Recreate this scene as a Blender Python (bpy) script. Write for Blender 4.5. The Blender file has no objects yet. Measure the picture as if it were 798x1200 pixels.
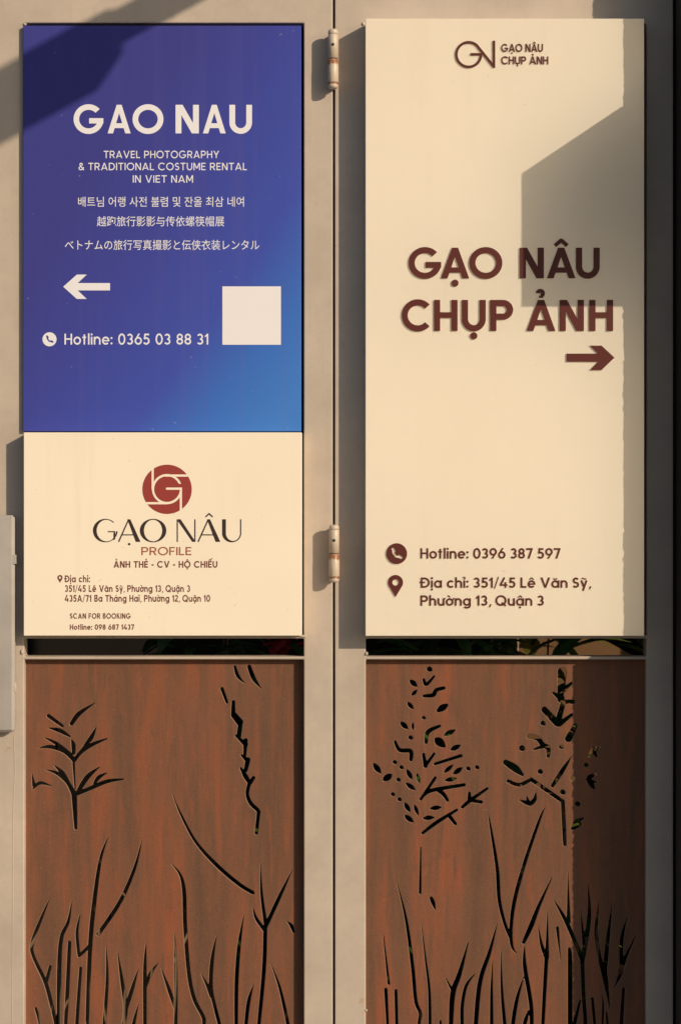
import bpy, bmesh, math, random
import numpy as np
from mathutils import Vector, noise as mnoise

random.seed(7)
scene = bpy.context.scene
R = math.radians

# ------------------------------------------------------------------ camera, sky, sun
S = 0.0016            # metres per photo pixel on the gate face
D = 2500.0            # camera distance from the gate face, in the same pixels (4 m)
CX, CY, ZC = 399.0, 600.0, 1.25

cam = bpy.data.cameras.new('camera')
cam.sensor_fit = 'VERTICAL'; cam.sensor_height = 36; cam.sensor_width = 24
cam.lens = 36 * (D * S) / (1200 * S)
cam.clip_end = 500
camo = bpy.data.objects.new('camera', cam)
camo.location = (0, -D * S, ZC)
camo.rotation_euler = (R(90), 0, 0)
scene.collection.objects.link(camo)
scene.camera = camo

SUN = Vector((1.0, -1.0, 0.545)).normalized()      # towards the sun
world = bpy.data.worlds.new('World'); scene.world = world
world.use_nodes = True
wn = world.node_tree.nodes; wl = world.node_tree.links
sky = wn.new('ShaderNodeTexSky'); sky.sky_type = 'NISHITA'; sky.sun_disc = False
sky.sun_elevation = math.asin(SUN.z); sky.sun_rotation = R(135)
sky.air_density = 1.0; sky.dust_density = 1.2; sky.ozone_density = 1.0
bg = wn['Background']; bg.inputs['Strength'].default_value = 0.082
wl.new(sky.outputs[0], bg.inputs['Color'])

sun = bpy.data.lights.new('sun', 'SUN'); sun.energy = 3.95; sun.angle = R(0.5)
sun.color = (1.0, 0.82, 0.615)
suno = bpy.data.objects.new('sun', sun)
suno.rotation_euler = (-SUN).to_track_quat('-Z', 'Y').to_euler()
suno.location = (5, -5, 5)
scene.collection.objects.link(suno)

scene.view_settings.view_transform = 'Standard'
scene.view_settings.look = 'None'
scene.view_settings.exposure = 0.0
scene.view_settings.gamma = 1.0
scene.view_settings.use_curve_mapping = False
scene.cycles.max_bounces = 16; scene.cycles.diffuse_bounces = 12; scene.cycles.transmission_bounces = 12

# ------------------------------------------------------------------ helpers
def W(px, py, d=0.0):
    k = (D - d) / D
    return Vector(((px - CX) * k * S, -d * S, ZC + (CY - py) * k * S))

def tag(o, label=None, cat=None, group=None, kind=None):
    if label: o['label'] = label
    if cat: o['category'] = cat
    if group: o['group'] = group
    if kind: o['kind'] = kind
    return o

def thing(name, label, cat, loc, group=None):
    o = bpy.data.objects.new(name, None)
    o.empty_display_size = 0.05
    o.location = loc
    scene.collection.objects.link(o)
    return tag(o, label, cat, group)

def absloc(o):
    v = Vector((0, 0, 0))
    while o is not None:
        v += Vector(o.location); o = o.parent
    return v

def link_mesh(name, me, m, parent=None, smooth=False):
    """mesh in world coordinates -> object (child of parent) """
    if parent is not None:
        p = absloc(parent)
        me.transform(__import__('mathutils').Matrix.Translation(-p))
    me.materials.clear(); me.materials.append(m)
    if smooth:
        for f in me.polygons: f.use_smooth = True
    o = bpy.data.objects.new(name, me)
    scene.collection.objects.link(o)
    if parent is not None: o.parent = parent
    return o

def from_bm(name, bm, m, parent=None, smooth=False):
    bmesh.ops.recalc_face_normals(bm, faces=bm.faces)
    me = bpy.data.meshes.new(name); bm.to_mesh(me); bm.free()
    return link_mesh(name, me, m, parent, smooth)

def add_box(bm, x0, x1, y0, y1, z0, z1, bev=0.0, seg=2):
    r = bmesh.ops.create_cube(bm, size=1.0)
    for v in r['verts']:
        v.co = Vector((x0 + (v.co.x + .5) * (x1 - x0), y0 + (v.co.y + .5) * (y1 - y0), z0 + (v.co.z + .5) * (z1 - z0)))
    if bev > 0:
        es = list({e for v in r['verts'] for e in v.link_edges})
        bmesh.ops.bevel(bm, geom=es, offset=bev, segments=seg, affect='EDGES', profile=0.5)
    return bm

def px_box(bm, x0, x1, y0, y1, d0, d1, bev=0.0):
    """box whose FRONT face (depth d1) fills the given pixel rectangle"""
    a = W(x0, y1, d1); b = W(x1, y0, d1)
    return add_box(bm, a.x, b.x, -d1 * S, -d0 * S, a.z, b.z, bev)

def lathe(bm, cx, cy, prof, n=28):
    rings = []
    for r, z in prof:
        rings.append([bm.verts.new((cx + r * math.cos(2 * math.pi * i / n), cy + r * math.sin(2 * math.pi * i / n), z)) for i in range(n)])
    for a, b in zip(rings[:-1], rings[1:]):
        for i in range(n):
            bm.faces.new((a[i], a[(i + 1) % n], b[(i + 1) % n], b[i]))
    bm.faces.new(rings[0][::-1]); bm.faces.new(rings[-1])
    return bm

# ------------------------------------------------------------------ contour engine
def contours(F, x0, y0, h, tol):
    F = np.pad(F, 1, constant_values=abs(F).max() + 1.0)
    x0 -= h; y0 -= h
    F = np.where(np.abs(F) < 1e-9, 1e-9, F)
    I = F < 0
    c = I[:-1, :-1].astype(int) + 2 * I[:-1, 1:] + 4 * I[1:, 1:] + 8 * I[1:, :-1]
    jj, ii = np.nonzero((c > 0) & (c < 15))
    def pt(key):
        t, j, i = key
        if t == 0:
            a, b = F[j, i], F[j, i + 1]; s = a / (a - b); return (x0 + (i + s) * h, y0 + j * h)
        a, b = F[j, i], F[j + 1, i]; s = a / (a - b); return (x0 + i * h, y0 + (j + s) * h)
    TB = {1: [(3, 0)], 2: [(0, 1)], 3: [(3, 1)], 4: [(1, 2)], 5: [(3, 2), (1, 0)], 6: [(0, 2)], 7: [(3, 2)], 8: [(2, 3)],
          9: [(2, 0)], 10: [(0, 3), (2, 1)], 11: [(2, 1)], 12: [(1, 3)], 13: [(1, 0)], 14: [(0, 3)]}
    nxt = {}
    for j, i in zip(jj.tolist(), ii.tolist()):
        ed = ((0, j, i), (1, j, i + 1), (0, j + 1, i), (1, j, i))
        for a, b in TB[int(c[j, i])]:
            nxt[ed[a]] = ed[b]
    loops = []
    while nxt:
        k0 = next(iter(nxt)); k = k0; loop = []
        while k in nxt:
            loop.append(pt(k)); k = nxt.pop(k)
        if len(loop) < 4: continue
        loops.append(simplify(loop, tol))
    return [l for l in loops if len(l) >= 3]

def simplify(P, tol):
    for _ in range(3):
        out = []; n = len(P); i = 0
        while i < n:
            a = out[-1] if out else P[-1]
            p = P[i]; b = P[(i + 1) % n]
            dx, dy = b[0] - a[0], b[1] - a[1]; L = math.hypot(dx, dy)
            dist = abs((p[0] - a[0]) * dy - (p[1] - a[1]) * dx) / L if L > 1e-12 else 0
            if dist < tol and i + 1 < n and n > 6 and L < 40:
                out.append(b); i += 2
            else:
                out.append(p); i += 1
        if len(out) == n: break
        P = out
    return P

def seg(x0, y0, x1, y1, w):
    def f(X, Y):
        L = math.hypot(x1 - x0, y1 - y0); ux, uy = (x1 - x0) / L, (y1 - y0) / L
        dx, dy = X - x0, Y - y0
        return np.maximum(np.abs(dx * -uy + dy * ux) - w / 2, np.abs(dx * ux + dy * uy - L / 2) - L / 2)
    return f

def arc(cx, cy, rx, ry, w, a0=0, a1=360):
    def f(X, Y):
        dx, dy = X - cx, Y - cy
        r = np.sqrt((dx / rx) ** 2 + (dy / ry) ** 2) + 1e-9
        g = np.sqrt((dx / rx ** 2) ** 2 + (dy / ry ** 2) ** 2) / r + 1e-9
        d = np.abs((r - 1) / g) - w / 2
        if a1 - a0 < 360:
            d0 = dx * math.sin(R(a0)) - dy * math.cos(R(a0)); d1 = -dx * math.sin(R(a1)) + dy * math.cos(R(a1))
            d = np.maximum(d, np.maximum(d0, d1) if a1 - a0 <= 180 else np.minimum(d0, d1))
        return d
    return f

def ell(cx, cy, rx, ry=None):
    ry = ry or rx
    return lambda X, Y: (np.sqrt(((X - cx) / rx) ** 2 + ((Y - cy) / ry) ** 2) - 1) * min(rx, ry)

def poly(*P):
    def f(X, Y):
        d = np.full(X.shape, 1e9); s = np.ones(X.shape)
        n = len(P)
        for i in range(n):
            (ax, ay), (bx, by) = P[i], P[i - 1]
            ex, ey = bx - ax, by - ay; wx, wy = X - ax, Y - ay
            t = np.clip((wx * ex + wy * ey) / (ex * ex + ey * ey), 0, 1)
            d = np.minimum(d, (wx - ex * t) ** 2 + (wy - ey * t) ** 2)
            c1, c2, c3 = Y >= ay, Y < by, ex * wy > ey * wx
            fl = (c1 & c2 & c3) | (~c1 & ~c2 & ~c3)
            s = np.where(fl, -s, s)
        return s * np.sqrt(d)
    return f

def cone(x0, y0, r0, x1, y1, r1):
    def f(X, Y):
        ex, ey = x1 - x0, y1 - y0; wx, wy = X - x0, Y - y0
        t = np.clip((wx * ex + wy * ey) / max(ex * ex + ey * ey, 1e-9), 0, 1)
        return np.hypot(wx - ex * t, wy - ey * t) - (r0 + (r1 - r0) * t)
    return f

def U(*fs):
    def f(X, Y):
        d = fs[0](X, Y)
        for g in fs[1:]: d = np.minimum(d, g(X, Y))
        return d
    return f
def SUB(a, b): return lambda X, Y: np.maximum(a(X, Y), -b(X, Y))
def INT(a, b): return lambda X, Y: np.maximum(a(X, Y), b(X, Y))
def MOVE(f, dx, dy): return lambda X, Y: f(X - dx, Y - dy)

def field_polys(f, x0, x1, y0, y1, h):
    xs = np.arange(x0, x1 + h, h); ys = np.arange(y0, y1 + h, h)
    X, Y = np.meshgrid(xs, ys)
    return contours(f(X, Y), x0, y0, h, h * 0.06)

def fill_solid(name, polys, d, t, m, parent, bev=0):
    """polygons in photo pixels -> a plate from depth d to depth d+t (pixels)"""
    cu = bpy.data.curves.new(name, 'CURVE'); cu.dimensions = '2D'; cu.fill_mode = 'BOTH'
    k = (D - d - t) / D
    for P in polys:
        sp = cu.splines.new('POLY'); sp.points.add(len(P) - 1)
        co = []
        for x, y in P: co += [(x - CX) * k * S, (CY - y) * k * S, 0, 1]
        sp.points.foreach_set('co', co); sp.use_cyclic_u = True
    cu.extrude = (t / 2 - bev) * S
    if bev: cu.bevel_depth = bev * S; cu.bevel_resolution = 0; cu.offset = 0
    me = curve_mesh(cu)
    yc = -(d + t / 2) * S
    for v in me.vertices:
        x, y, z = v.co; v.co = (x, yc - z, ZC + y)
    return link_mesh(name, me, m, parent)

def curve_mesh(cu):
    o = bpy.data.objects.new('tmp', cu); scene.collection.objects.link(o)
    dg = bpy.context.evaluated_depsgraph_get(); dg.update()
    me = bpy.data.meshes.new_from_object(o.evaluated_get(dg))
    bpy.data.objects.remove(o); bpy.data.curves.remove(cu)
    return me

# ------------------------------------------------------------------ geometric sans alphabet (cap height 1, y up)
def dia(kind, cx, top, w):
    if kind == 'dot': return ell(cx, -.14 - .02, w * .58)
    if kind == 'circ':
        b = top + .07
        return U(seg(cx - .2, b, cx + .02, b + .19, w * .62), seg(cx + .2, b, cx - .02, b + .19, w * .62))
    if kind == 'hook':
        c = top + .19
        return U(arc(cx - .02, c + .02, .085, .085, w * .62, -80, 170), seg(cx, c - .12, cx, c - .055, w * .62))
    if kind == 'breve': return arc(cx, top + .27, .17, .17, w * .62, 200, 340)
    if kind == 'grave': return seg(cx - .17, top + .27, cx + .05, top + .1, w * .66)
    if kind == 'acute':
        o_ = .22 if top > .9 else 0
        return seg(cx - .05 + o_, top + .1 + o_ * .6, cx + .15 + o_, top + .28 + o_ * .6, w * .66)
    if kind == 'tilde':
        return U(arc(cx - .1, top + .12, .1, .09, w * .58, 10, 180), arc(cx + .1, top + .2, .1, .09, w * .58, 190, 360))

def glyph(ch, w):
    h = w / 2; xh = .72
    B = {'Ạ': 'A', 'Â': 'A', 'Ả': 'A', 'Ụ': 'U', 'Đ': 'D', 'ê': 'e', 'ă': 'a', 'ậ': 'a', 'ỹ': 'y', 'ờ': 'o', 'ư': 'u', 'ị': 'i', 'ỉ': 'ı', 'Ẻ': 'E', 'Ộ': 'O', 'Ế': 'E', 'á': 'a'}
    M = {'Ạ': ['dot'], 'Â': ['circ'], 'Ả': ['hook'], 'Ụ': ['dot'], 'ê': ['circ'], 'ă': ['breve'], 'ậ': ['circ', 'dot'], 'ỹ': ['tilde'],
         'ờ': ['grave'], 'ị': ['dot'], 'ỉ': ['hook'], 'Ẻ': ['hook'], 'Ộ': ['circ', 'dot'], 'Ế': ['circ', 'acute'], 'á': ['acute']}
    b = B.get(ch, ch)
    o_ = .36
    def stem(x, y0, y1): return seg(x, y0, x, y1, w)
    if b == 'O': g, adv = arc(.52, .5, .53 - h, .52 - h, w), 1.04
    elif b == 'Q': g, adv = U(arc(.52, .5, .53 - h, .52 - h, w), seg(.6, .3, .98, -.02, w)), 1.06
    elif b == 'G': g, adv = U(arc(.52, .5, .53 - h, .52 - h, w, 42, 352), seg(.54, .44, 1.045, .44, w * .95)), 1.05
    elif b == 'C': g, adv = arc(.52, .5, .53 - h, .52 - h, w, 42, 318), .96
    elif b == 'A':
        g = U(poly((0, 0), (w * 1.1, 0), (.46 + w * .5, 1), (.46 - w * .5, 1)), poly((.92, 0), (.92 - w * 1.1, 0), (.46 - w * .5, 1), (.46 + w * .5, 1)),
              seg(.2, .27, .72, .27, w * .86)); adv = .92
    elif b == 'V':
        g = U(poly((0, 1), (w * 1.1, 1), (.46 + w * .5, 0), (.46 - w * .5, 0)), poly((.92, 1), (.92 - w * 1.1, 1), (.46 - w * .5, 0), (.46 + w * .5, 0))); adv = .92
    elif b == 'N': g, adv = U(stem(h, 0, 1), stem(.78 - h, 0, 1), poly((0, 1), (w * 1.2, 1), (.78, 0), (.78 - w * 1.2, 0))), .78
    elif b == 'U': g, adv = U(stem(h, .38, 1), stem(.77 - h, .38, 1), arc(.385, .385, .385 - h, .40 - h, w, 180, 360)), .77
    elif b == 'H': g, adv = U(stem(h, 0, 1), stem(.76 - h, 0, 1), seg(h, .51, .76 - h, .51, w * .92)), .76
    elif b == 'P': g, adv = U(stem(h, 0, 1), seg(h, 1 - h, .41, 1 - h, w), seg(h, .36 + h, .41, .36 + h, w), arc(.4, .68, .32 - h, .32 - h, w, -90, 90)), .72
    elif b == 'D':
        g = U(stem(h, 0, 1), seg(h, 1 - h, .38, 1 - h, w), seg(h, h, .38, h, w), arc(.36, .5, .5 - h, .5 - h, w, -90, 90)); adv = .86
        if ch == 'Đ': g = U(g, seg(-.1, .52, .42, .52, w * .8))
    elif b == 'L': g, adv = U(stem(h, 0, 1), seg(h, h, .55, h, w)), .56
    elif b == 'S':
        r = .25 - h / 2
        g, adv = U(arc(.31, 1 - h - r, .29 - h, r, w, 25, 270), arc(.31, h + r, .31 - h, r, w, -155, 90)), .62
    elif b == 'T': g, adv = U(stem(.36, 0, 1), seg(0, 1 - h, .72, 1 - h, w)), .72
    elif b == 'I': g, adv = stem(h, 0, 1), w
    elif b == 'E': g, adv = U(stem(h, 0, 1), seg(h, h, .6, h, w), seg(h, .51, .55, .51, w * .95), seg(h, 1 - h, .6, 1 - h, w)), .62
    elif b == 'F': g, adv = U(stem(h, 0, 1), seg(h, .49, .53, .49, w * .95), seg(h, 1 - h, .58, 1 - h, w)), .6
    elif b == 'R':
        g = U(stem(h, 0, 1), seg(h, 1 - h, .41, 1 - h, w), seg(h, .38 + h, .41, .38 + h, w), arc(.4, .69, .31 - h, .31 - h, w, -90, 90), poly((.30, .46), (.30 + w * 1.2, .46), (.74, 0), (.74 - w * 1.2, 0))); adv = .74
    elif b == 'M': g, adv = U(stem(h, 0, 1), stem(.92 - h, 0, 1), poly((0, 1), (w * 1.15, 1), (.46 + w * .5, .22), (.46 - w * .5, .22)), poly((.92, 1), (.92 - w * 1.15, 1), (.46 - w * .5, .22), (.46 + w * .5, .22))), .92
    elif b == 'Y': g, adv = U(stem(.42, 0, .45), poly((0, 1), (w * 1.15, 1), (.42 + w * .5, .42), (.42 - w * .5, .38)), poly((.84, 1), (.84 - w * 1.15, 1), (.42 - w * .5, .42), (.42 + w * .5, .38))), .84
    elif b == 'B':
        g = U(stem(h, 0, 1), seg(h, 1 - h, .36, 1 - h, w), seg(h, .52, .38, .52, w), seg(h, h, .38, h, w), arc(.36, .745 + h * .3, .25 - h, .255 - h * .7, w, -90, 90), arc(.38, .26 + h * .3, .28 - h, .26 - h * .7, w, -90, 90)); adv = .66
    elif b == 'K': g, adv = U(stem(h, 0, 1), poly((.70, 1), (.70 - w * 1.25, 1), (.1, .42), (.1, .60 - w)), poly((.72, 0), (.72 - w * 1.25, 0), (.25, .52), (.25 + w * .8, .66))), .72
    elif b == '&':
        g = U(arc(.36, .78, .2 - h * .4, .22 - h, w, -60, 235), seg(.24, .66, .74, 0, w), arc(.31, .27, .31 - h, .28 - h, w, 90, 330), seg(.52, .10, .74, .42, w)); adv = .76
    elif b == '-': g, adv = seg(0, .42, .36, .42, w), .36
    elif b == '2': g, adv = U(arc(.31, .69, .31 - h, .31 - h, w, -28, 160), poly((.60, .60), (.60 - w * 1.3, .56), (.0, w), (w * 1.3, w * .8)), seg(0, h, .63, h, w)), .63
    elif b == 'o': g, adv = arc(.37, o_, .37 - h, .37 - h, w), .74
    elif b == 'a': g, adv = U(arc(.37, o_, .37 - h, .37 - h, w), stem(.75 - h, 0, xh)), .75
    elif b == 'g':
        g = U(arc(.37, o_, .37 - h, .37 - h, w), stem(.75 - h, 0, xh), arc(.375, .02, .375 - h, .3 - h, w, 205, 360)); adv = .75
    elif b == 'c': g, adv = arc(.37, o_, .37 - h, .37 - h, w, 45, 315), .66
    elif b == 'e': g, adv = U(arc(.37, o_, .37 - h, .37 - h, w, 0, 318), seg(h, o_, .735, o_, w * .8)), .74
    elif b == 'n': g, adv = U(stem(h, 0, xh), arc(.335, .39, .335 - h, .345 - h, w, 0, 180), stem(.67 - h, 0, .395)), .67
    elif b == 'h': g, adv = U(stem(h, 0, 1.03), arc(.335, .39, .335 - h, .345 - h, w, 0, 180), stem(.67 - h, 0, .395)), .67
    elif b == 'u':
        g, adv = U(stem(h, .325, xh), arc(.335, .33, .335 - h, .345 - h, w, 180, 360), stem(.67 - h, 0, xh)), .67
    elif b == 't': g, adv = U(stem(.2, 0, .93), seg(0, xh - h * .8, .38, xh - h * .8, w * .85)), .42
    elif b == 'l': g, adv = stem(h, 0, 1.03), w
    elif b == 'i': g, adv = U(stem(h, 0, xh), ell(h, .93, w * .62)), w
    elif b == 'ı': g, adv = stem(h, 0, xh), w
    elif b == 'y': g, adv = U(seg(h * 1.05, xh, .36, .04, w), seg(.68 - h, xh, .25, -.28, w)), .68
    elif b == '0': g, adv = arc(.36, .5, .36 - h, .515 - h, w), .72
    elif b == '1': g, adv = U(stem(.34 - h, 0, 1), poly((0, .80), (.34 - h, 1), (.34 - h, 1 - w * 1.15), (0, .80 - w * .95))), .36
    elif b == '3':
        r = .25 - h / 2
        g, adv = U(arc(.3, 1 - h - r, .29 - h, r, w, -90, 155), arc(.3, h + r, .32 - h, r, w, -155, 90)), .64
    elif b == '4': g, adv = U(seg(.44, 1.0, .06, .3, w), seg(0, .27, .72, .27, w * .9), stem(.53, 0, .55)), .73
    elif b == '5': g, adv = U(seg(.13, 1 - h, .58, 1 - h, w), poly((.1, 1), (.1 + w, 1), (.05 + w, .5), (.05, .5)), arc(.29, .33, .34 - h, .34 - h, w, -150, 140)), .64
    elif b == '6': g, adv = U(arc(.36, .35, .36 - h, .36 - h, w), poly((.36, 1), (.36 + w * 1.15, 1), (.2, .5), (.03, .45))), .72
    elif b == '9': g, adv = U(arc(.36, .65, .36 - h, .36 - h, w), poly((.36, 0), (.36 - w * 1.15, 0), (.52, .5), (.69, .55))), .72
    elif b == '7': g, adv = U(seg(0, 1 - h, .64, 1 - h, w), poly((.64, 1 - h), (.64 - w * 1.1, 1 - h), (.14, 0), (.14 + w * 1.1, 0))), .64
    elif b == '8':
        r = .25 - h / 2
        g, adv = U(arc(.33, 1 - h - r, .3 - h, r, w), arc(.33, h + r, .33 - h, r, w)), .66
    elif b == ':': g, adv = U(ell(h, .11, w * .62), ell(h, .6, w * .62)), w
    elif b == ',': g, adv = poly((.02, -.16), (.1, .14), (.1 + w, .14), (.12, -.16)), .16
    elif b == '/': g, adv = seg(.02, -.08, .4, 1.06, w * .55), .42
    else: raise KeyError(ch)
    top = 1.0 if b.isupper() else xh
    for mk in M.get(ch, []):
        mx = adv / 2
        if mk == 'dot' and b == 'i': mx = h
        g = U(g, dia(mk, mx, top, w))
    if ch in 'ờư':
        hx = adv - (.1 if ch == 'ờ' else h)
        g = U(g, arc(hx, xh + .02, .12, .14, w * .7, -90, 10))
    return g, adv

def glyph_polys(g, adv, x, base, cap, sx=1.0, res=64):
    """contour one glyph: x left edge, base line, cap height in photo pixels"""
    P = field_polys(g, -.25, adv + .3, -.45, 1.5, 1.0 / res)
    return [[(x + a * cap * sx, base - b * cap) for a, b in L] for L in P]

def text_geo(s, x0, x1, base, cap, w, track=.1, space=.34, res=64):
    gl = []; pen = 0
    for ch in s:
        if ch == ' ': pen += space; continue
        g, adv = glyph(ch, w); gl.append((g, adv, pen)); pen += adv + track
    pen -= track
    sx = (x1 - x0) / (pen * cap)
    out = []
    for g, adv, p in gl:
        out += glyph_polys(g, adv, x0 + p * cap * sx, base, cap, sx, res)
    return out

def text_at(items, base, cap, w, res=80):
    """items: (char, x left, x right)"""
    out = []
    for ch, xa, xb in items:
        g, adv = glyph(ch, w)
        out += glyph_polys(g, adv, xa, base, cap, (xb - xa) / (adv * cap), res)
    return out

def text_font(name, s, x0, x1, base, cap, d, t, m, parent, bold=0.0, fit_box=None):
    """a line in the built-in face, fitted to the measured width and cap height"""
    cu = bpy.data.curves.new(name, 'FONT'); cu.body = s; cu.size = 1.0
    cu.offset = bold; cu.extrude = 0.01; cu.fill_mode = 'BOTH'; cu.resolution_u = 3
    me = curve_mesh(cu)
    n = len(me.vertices)
    if n == 0: return None
    co = np.empty(n * 3); me.vertices.foreach_get('co', co); co = co.reshape(-1, 3)
    k = (D - d - t) / D
    xa, xb = co[:, 0].min(), co[:, 0].max()
    px = x0 + (co[:, 0] - xa) / (xb - xa) * (x1 - x0)
    if fit_box:
        ya, yb = co[:, 1].min(), co[:, 1].max()
        py = fit_box[1] - (co[:, 1] - ya) / (yb - ya) * (fit_box[1] - fit_box[0])
    else:
        py = base - co[:, 1] * cap / .727
    out = np.stack([(px - CX) * k * S, np.where(co[:, 2] > 0, -(d + t) * S, -d * S), ZC + (CY - py) * k * S], 1)
    me.vertices.foreach_set('co', out.ravel()); me.update()
    return link_mesh(name, me, m, parent)

# ------------------------------------------------------------------ materials
def mat(name, col, rough=.6, metal=0, spec=.5):
    m = bpy.data.materials.new(name); m.use_nodes = True
    b = m.node_tree.nodes['Principled BSDF']
    b.inputs['Base Color'].default_value = (*col, 1); b.inputs['Roughness'].default_value = rough
    b.inputs['Metallic'].default_value = metal; b.inputs['Specular IOR Level'].default_value = spec
    return m
class NT:
    def __init__(s, m): s.m = m; s.n = m.node_tree.nodes; s.l = m.node_tree.links; s.b = s.n['Principled BSDF']
    def coord(s, scale=(1, 1, 1)):
        g = s.n.new('ShaderNodeNewGeometry'); mp = s.n.new('ShaderNodeMapping')
        mp.inputs['Scale'].default_value = scale; s.l.new(g.outputs['Position'], mp.inputs['Vector']); return mp.outputs[0]
    def noise(s, vec, scale, detail=4, rough=.55, dist=0):
        t = s.n.new('ShaderNodeTexNoise'); t.inputs['Scale'].default_value = scale; t.inputs['Detail'].default_value = detail
        t.inputs['Roughness'].default_value = rough; t.inputs['Distortion'].default_value = dist
        s.l.new(vec, t.inputs['Vector']); return t.outputs[0]
    def ramp(s, fac, stops):
        r = s.n.new('ShaderNodeValToRGB'); e = r.color_ramp.elements
        while len(e) < len(stops): e.new(.5)
        for q, (p, c) in zip(e, stops): q.position = p; q.color = (*c, 1) if len(c) == 3 else c
        s.l.new(fac, r.inputs[0]); return r.outputs[0]
    def mix(s, fac, a, b, mode='MIX'):
        x = s.n.new('ShaderNodeMix'); x.data_type = 'RGBA'; x.blend_type = mode
        for val, sock in ((fac, x.inputs[0]), (a, x.inputs[6]), (b, x.inputs[7])):
            if isinstance(val, bpy.types.NodeSocket): s.l.new(val, sock)
            elif isinstance(val, (int, float)): sock.default_value = val
            else: sock.default_value = (*val, 1)
        return x.outputs[2]
    def bump(s, hgt, strength, dist=.001, prev=None):
        b = s.n.new('ShaderNodeBump'); b.inputs['Strength'].default_value = strength; b.inputs['Distance'].default_value = dist
        s.l.new(hgt, b.inputs['Height'])
        if prev is not None: s.l.new(prev, b.inputs['Normal'])
        s.l.new(b.outputs[0], s.b.inputs['Normal']); return b.outputs[0]
    def color(s, c): s.l.new(c, s.b.inputs['Base Color'])
    def rough(s, c): s.l.new(c, s.b.inputs['Roughness'])
G = lambda v: (v, v, v)

def make_frame_paint(name, base, tint=1.0):
    m = mat(name, base, .55); t = NT(m)
    v = t.coord(); vs = t.coord((60, 60, 3.0))
    big = t.noise(v, 7, 5, .6); fine = t.noise(v, 260, 3, .6); streak = t.noise(vs, 1.0, 4, .6, .4)
    c = t.mix(t.ramp(big, [(.3, G(0)), (.7, G(1))]), tuple(x * .86 for x in base), tuple(min(1, x * 1.08) for x in base))
    c = t.mix(t.ramp(streak, [(.55, G(0)), (.78, G(.2))]), c, (base[0] * .74, base[1] * .62, base[2] * .48))
    c = t.mix(t.ramp(fine, [(.66, G(0)), (.76, G(.55))]), c, (base[0] * .55, base[1] * .5, base[2] * .45))
    c = t.mix(t.ramp(t.noise(v, 42, 6, .65), [(.35, G(.25)), (.55, G(0))]), c, tuple(x * .82 for x in base))
    spots = t.noise(v, 38, 2, .5)
    c = t.mix(t.ramp(spots, [(.72, G(0)), (.78, G(.5))]), c, (.36, .22, .10))
    t.color(c)
    n = t.bump(t.noise(v, 520, 2, .6), .25, .0006)
    t.bump(t.noise(v, 40, 4), .05, .002, n)
    t.rough(t.ramp(big, [(.3, G(.5)), (.7, G(.68))]))
    return m
M_frame = make_frame_paint('taupe_paint', (.465, .39, .318))
M_plate = make_frame_paint('grey_cover_paint', (.375, .345, .315))

def make_cream(name, col, trans=0):
    m = mat(name, col, .42, 0, .4); t = NT(m); v = t.coord()
    big = t.noise(v, 3.2, 4, .5)
    c = t.mix(t.ramp(big, [(.35, G(0)), (.7, G(1))]), tuple(x * .965 for x in col), tuple(min(.93, x * 1.02) for x in col))
    vs = t.coord((22, 22, 1.6))
    c = t.mix(t.ramp(t.noise(vs, 1, 4, .6), [(.58, G(0)), (.8, G(.18))]), c, (.55, .44, .30))
    sp = t.noise(v, 120, 1, .4)
    c = t.mix(t.ramp(sp, [(.775, G(0)), (.80, G(.25))]), c, (.34, .24, .15))
    sp2 = t.noise(v, 75, 1, .4)
    c = t.mix(t.ramp(sp2, [(.815, G(0)), (.83, G(.3))]), c, (.30, .22, .15))
    t.color(c)
    n = t.bump(t.noise(v, 4, 2), .12, .01)
    nn = t.bump(t.noise(v, 700, 2), .06, .0004, n)
    if trans:      # opal acrylic face of a hollow light box: part of the sunlight passes in and comes back out
        tr = t.n.new('ShaderNodeBsdfTranslucent'); tr.inputs['Color'].default_value = (.96, .91, .80, 1)
        mx = t.n.new('ShaderNodeMixShader'); mx.inputs[0].default_value = trans
        out = t.n['Material Output']
        t.l.new(t.b.outputs[0], mx.inputs[1]); t.l.new(tr.outputs[0], mx.inputs[2]); t.l.new(mx.outputs[0], out.inputs['Surface'])
    return m
M_cream = make_cream('cream_board', (.82, .735, .59))
M_opal = make_cream('cream_opal_face', (.915, .85, .735), .45)
M_box = mat('white_box_body', (.92, .91, .88), .6)
def front_face(o, m):
    o.data.materials.append(m)
    for f in o.data.polygons:
        if f.normal.y < -.9: f.material_index = len(o.data.materials) - 1

m = mat('blue_print', (.055, .06, .33), .42, 0, .03); t = NT(m)
v = t.coord()
gm = t.n.new('ShaderNodeVectorMath'); gm.operation = 'DOT_PRODUCT'; gm.inputs[1].default_value = (.84, 0, -.55)
t.l.new(v, gm.inputs[0])
off = t.n.new('ShaderNodeMath'); off.operation = 'ADD'; t.l.new(gm.outputs['Value'], off.inputs[0]); off.inputs[1].default_value = 1.65
wob = t.noise(v, 1.6, 1, .4)
add = t.n.new('ShaderNodeMath'); add.operation = 'MULTIPLY_ADD'; t.l.new(wob, add.inputs[0]); add.inputs[1].default_value = .12; t.l.new(off.outputs[0], add.inputs[2])
grad = t.ramp(add.outputs[0], [(.28, (.048, .050, .245)), (.44, (.050, .061, .31)), (.62, (.052, .080, .385)), (.73, (.046, .145, .50)), (.84, (.055, .19, .56))])
vs = t.coord((55, 55, 1.2))
c = t.mix(t.ramp(t.noise(vs, 1, 3, .5), [(.5, G(0)), (.8, G(.16))]), grad, (.13, .11, .30))  # faint vertical reflections painted in as paler streaks
c = t.mix(t.ramp(t.noise(v, 95, 1, .4), [(.76, G(0)), (.79, G(.35))]), c, (.3, .28, .4))
t.color(c); t.bump(t.noise(v, 5, 2), .1, .01)
M_blue = m; BLUE_NT = t

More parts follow.
